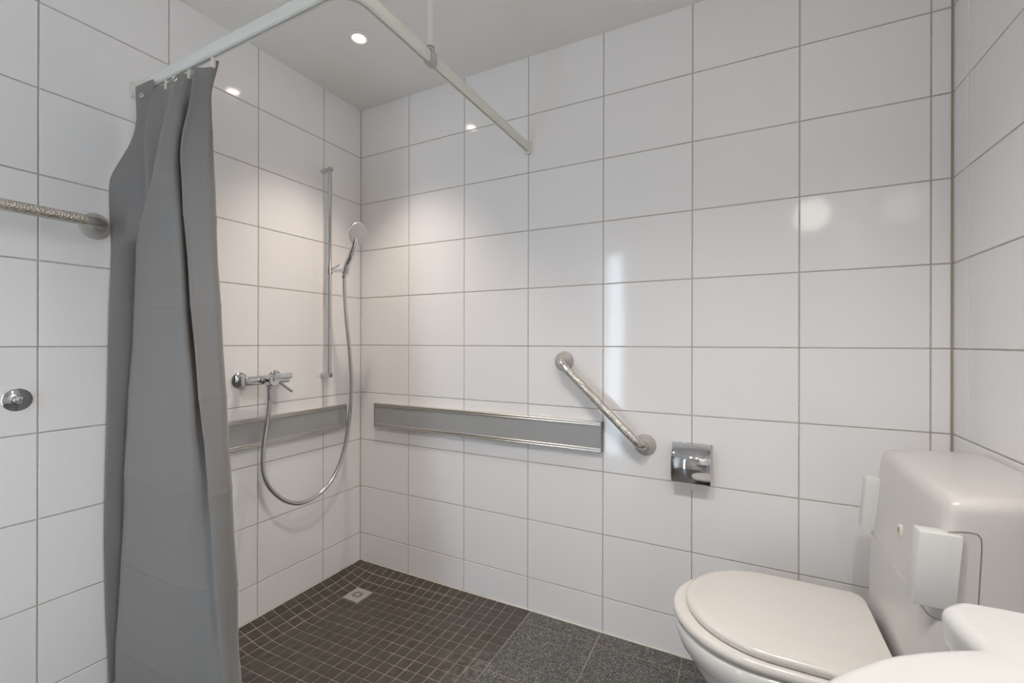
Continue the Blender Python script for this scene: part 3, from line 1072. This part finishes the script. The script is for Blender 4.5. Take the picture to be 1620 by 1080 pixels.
rings = [d_ring(z, tip, xc, hw_, 2.1085, hw_back=hw_ * 0.97) for z, tip, xc, hw_ in prof_b]
mb.quadgrid(rings, True, True, True)
mb.build('bowl', M['ceramic'], t, smooth=50)
mb = MB()
ss = [(0.4270, 1.70, 0.15), (0.4270, 1.668, 0.184), (0.4160, 1.662, 0.190), (0.4155, 1.6455, 0.2055), (0.4190, 1.641, 0.2105), (0.430, 1.6405, 0.2115), (0.4380, 1.644, 0.208), (0.4410, 1.652, 0.200), (0.4412, 1.700, 0.155)]
mb.quadgrid([d_ring(z, tip, 1.862, hw_, 2.095) for z, tip, hw_ in ss], True, True, True)
mb.build('seat', M['seat'], t, smooth=50)
mb = MB()
ss = [(0.4530, 1.73, 0.15), (0.4530, 1.698, 0.178), (0.4440, 1.693, 0.183), (0.4437, 1.6775, 0.1985), (0.4465, 1.6750, 0.2010), (0.456, 1.6745, 0.2015), (0.461, 1.677, 0.199), (0.4645, 1.684, 0.192), (0.4665, 1.70, 0.178), (0.468, 1.76, 0.12)]
mb.quadgrid([d_ring(z, tip, 1.882, hw_, 2.107) for z, tip, hw_ in ss], True, True, True)
mb.build('lid', M['seat'], t, smooth=50)
for s_ in (-1, 1):
    mb = MB(); mb.lathe((2.085, TYC + s_ * 0.08, 0.4125), (0, 0, 1), [(0.016, 0), (0.016, 0.03), (0.012, 0.033)], 20)
    mb.build('hinge', M['steel'], t)
for (x_, y_) in ((1.72, -0.10), (1.72, 0.10)):
    mb = MB(); mb.lathe((x_, TYC + y_ * 0.7, 0.4440), (0, 0, 1), [(0.007, -0.003), (0.007, 0.0085)], 14)
    mb.build('buffer', M['white_plastic'], t)

# ---------------------------------------------------------------- cistern box
HY0, HY1 = -0.652, -0.195
def lean(v):
    f = (W - v.x) / (W - 2.114)
    x = v.x + f * max(v.z - 0.47, -0.02) * 0.085
    z = v.z - (0.013 * f if v.z > 0.7 else 0.0)
    y = v.y + (0.025 * (1 - f) if v.y < -0.5 else 0.0)
    return Vector((x, y, z))
t = thing('cistern_box', (W, -0.42, 0.0), 'white moulded cistern box behind the toilet on the right wall', 'cistern')
def bev_box(x0, x1, y0, y1, z0, z1, r, seg, which):
    b = bmesh.new()
    vs_ = [b.verts.new((x, y, z)) for z in (z0, z1) for y in (y0, y1) for x in (x0, x1)]
    for f in ((0, 2, 3, 1), (4, 5, 7, 6), (0, 1, 5, 4), (2, 6, 7, 3), (0, 4, 6, 2), (1, 3, 7, 5)):
        b.faces.new([vs_[i] for i in f])
    ed = [e for e in b.edges if which((e.verts[0].co + e.verts[1].co) / 2)]
    bmesh.ops.bevel(b, geom=ed, offset=r, segments=seg, profile=0.5, affect='EDGES')
    return b
b = bev_box(2.114, W - 0.001, HY0, HY1, 0.6415, 0.884, 0.028, 6,
            lambda c: c.z > 0.88 or (abs(c.x - 2.114) < 1e-4 and 0.65 < c.z < 0.88))
bmesh.ops.subdivide_edges(b, edges=[e for e in b.edges if e.calc_length() > 0.12], cuts=4, use_grid_fill=True)
for v in b.verts:
    v.co = lean(v.co)
mb = MB(); mb.merge(b)
mb.build('upper_cover', M['housing'], t, smooth=35)
b = bev_box(2.1115, W - 0.001, HY0 + 0.001, HY1 - 0.001, 0.0, 0.6402, 0.026, 6, lambda c: abs(c.x - 2.1115) < 1e-4 and 0.05 < c.z < 0.6)
for v in b.verts:
    v.co = lean(v.co)
mb = MB(); mb.merge(b)
mb.build('lower_panel', M['housing'], t, smooth=35)
def leanb(v):
    return Vector((v.x + (v.z - 0.73) * 0.075, v.y, v.z))
mb = MB(); mb.box(2.108, 2.155, -0.236, -0.197, 0.652, 0.792, 0.003, 2, fn=leanb)
mb.build('arm_bracket', M['bracket'], t)
mb = MB(); mb.box(2.102, 2.164, -0.661, -0.625, 0.668, 0.806, 0.003, 2, fn=leanb)
mb.build('arm_bracket', M['bracket'], t)
# seam round the recessed bracket plate on the near side
def near_y(x, z=0.75):
    return HY0 + 0.025 * (1 - (W - x) / (W - 2.114 - (z - 0.47) * 0.085)) - 0.0002
spts = [(2.150, 0.8085), (2.170, 0.812), (2.182, 0.8125), (2.192, 0.811), (2.197, 0.804), (2.198, 0.79), (2.196, 0.74), (2.194, 0.69), (2.192, 0.645)]
mb = MB(); mb.tube([(x, near_y(x, z), z) for x, z in spts], 0.0009, 6)
mb.build('seam', M['seam'], t)
xs_ = 2.114 + (0.729 - 0.47) * 0.085
mb = MB(); mb.box(xs_ - 0.004, xs_ + 0.004, -0.444, -0.426, 0.719, 0.741, 0.002, 2)
sn = mb.build('flush_sensor', M['white_plastic'], t)
mb = MB(); mb.box(xs_ - 0.0052, xs_ - 0.003, -0.439, -0.431, 0.724, 0.736, 0.0006, 1)
mb.build('sensor_window', M['sensor'], sn)

# ---------------------------------------------------------------- wash basin
BZ = 0.85
BC = Vector((2.10, -1.35, 0))
half = [(2.355, -1.0215), (2.30, -1.0215), (2.20, -1.0215), (2.11, -1.022), (2.07, -1.023), (2.046, -1.0262), (2.033, -1.036), (2.0225, -1.050), (2.0205, -1.066),
        (2.0215, -1.085), (2.0245, -1.105), (2.026, -1.122), (2.021, -1.131), (2.006, -1.139), (1.975, -1.158), (1.94, -1.184), (1.915, -1.209), (1.891, -1.236), (1.869, -1.270), (1.855, -1.305), (1.848, -1.35)]
full = half + [(x, -2.70 - y) for x, y in reversed(half[:-1])]
outl = catmull([Vector((x, y, 0)) for x, y in full], 4)
n = len(outl)
def inset(r):
    out = []
    for i, p in enumerate(outl):
        a = outl[max(i - 1, 0)]; c = outl[min(i + 1, n - 1)]
        tg = (c - a).normalized()
        nr = Vector((-tg.y, tg.x, 0))
        if nr.dot(BC - p) < 0 and abs(p.y + 1.35) > 0.33: pass
        q = p + nr * r
        if i in (0, n - 1): q.x = p.x
        out.append(q)
    return out
# make sure the inset goes inwards
sgn = 1.0
if (inset(0.01)[n // 2] - BC).length > (outl[n // 2] - BC).length:
    sgn = -1.0
def at_z(pts, z): return [Vector((p.x, p.y, z)) for p in pts]
R0 = 0.015
def bowl_ring(s, z, m=64):
    return [Vector((BC.x - 0.01 + 0.155 * s * math.cos(2 * math.pi * k / m), BC.y + 0.165 * s * math.sin(2 * math.pi * k / m), z)) for k in range(m)]
bowl_rings = [bowl_ring(0.05, BZ - 0.14), bowl_ring(0.5, BZ - 0.135), bowl_ring(0.85, BZ - 0.09), bowl_ring(0.97, BZ - 0.03), bowl_ring(1.03, BZ - 0.006), bowl_ring(1.08, BZ)]
rings = []
for k in range(0, 9):
    a = math.pi / 2 * k / 8
    rings.append(at_z(inset(sgn * R0 * (1 - math.sin(a))), BZ - R0 * (1 - math.cos(a))))
rings.append(at_z(inset(sgn * 0.001), BZ - 0.035))
rings.append(at_z(inset(sgn * 0.006), BZ - 0.050))
rings.append(at_z(inset(sgn * 0.014), BZ - 0.058))
def shrink(s, z): return [Vector((W - 0.005 + (p.x - W + 0.005) * s, BC.y + (p.y - BC.y) * s, z)) for p in inset(sgn * 0.014)]
rings.append(shrink(0.80, BZ - 0.13)); rings.append(shrink(0.55, BZ - 0.19))
t = thing('wash_basin', (W, -1.35, BZ - 0.19), 'white wash basin rim with a notched corner in the right foreground', 'wash basin')
mb = MB()
vo = mb.quadgrid(rings, True, False, True)
vi = mb.quadgrid(bowl_rings, True, True, False)
def loop_edges(vl):
    return [mb.bm.edges.get((vl[k], vl[(k + 1) % len(vl)])) for k in range(len(vl))]
bmesh.ops.triangle_fill(mb.bm, use_beauty=True, use_dissolve=False, edges=loop_edges(vo[0]) + loop_edges(vi[-1]), normal=(0, 0, 1))
mb.build('basin_body', M['basin'], t, smooth=60)
mb = MB(); mb.lathe((BC.x - 0.01, BC.y, BZ - 0.139), (0, 0, 1), [(0.022, -0.004), (0.022, 0.004), (0.016, 0.007)], 24)
mb.build('waste_plug', M['chrome'], t)
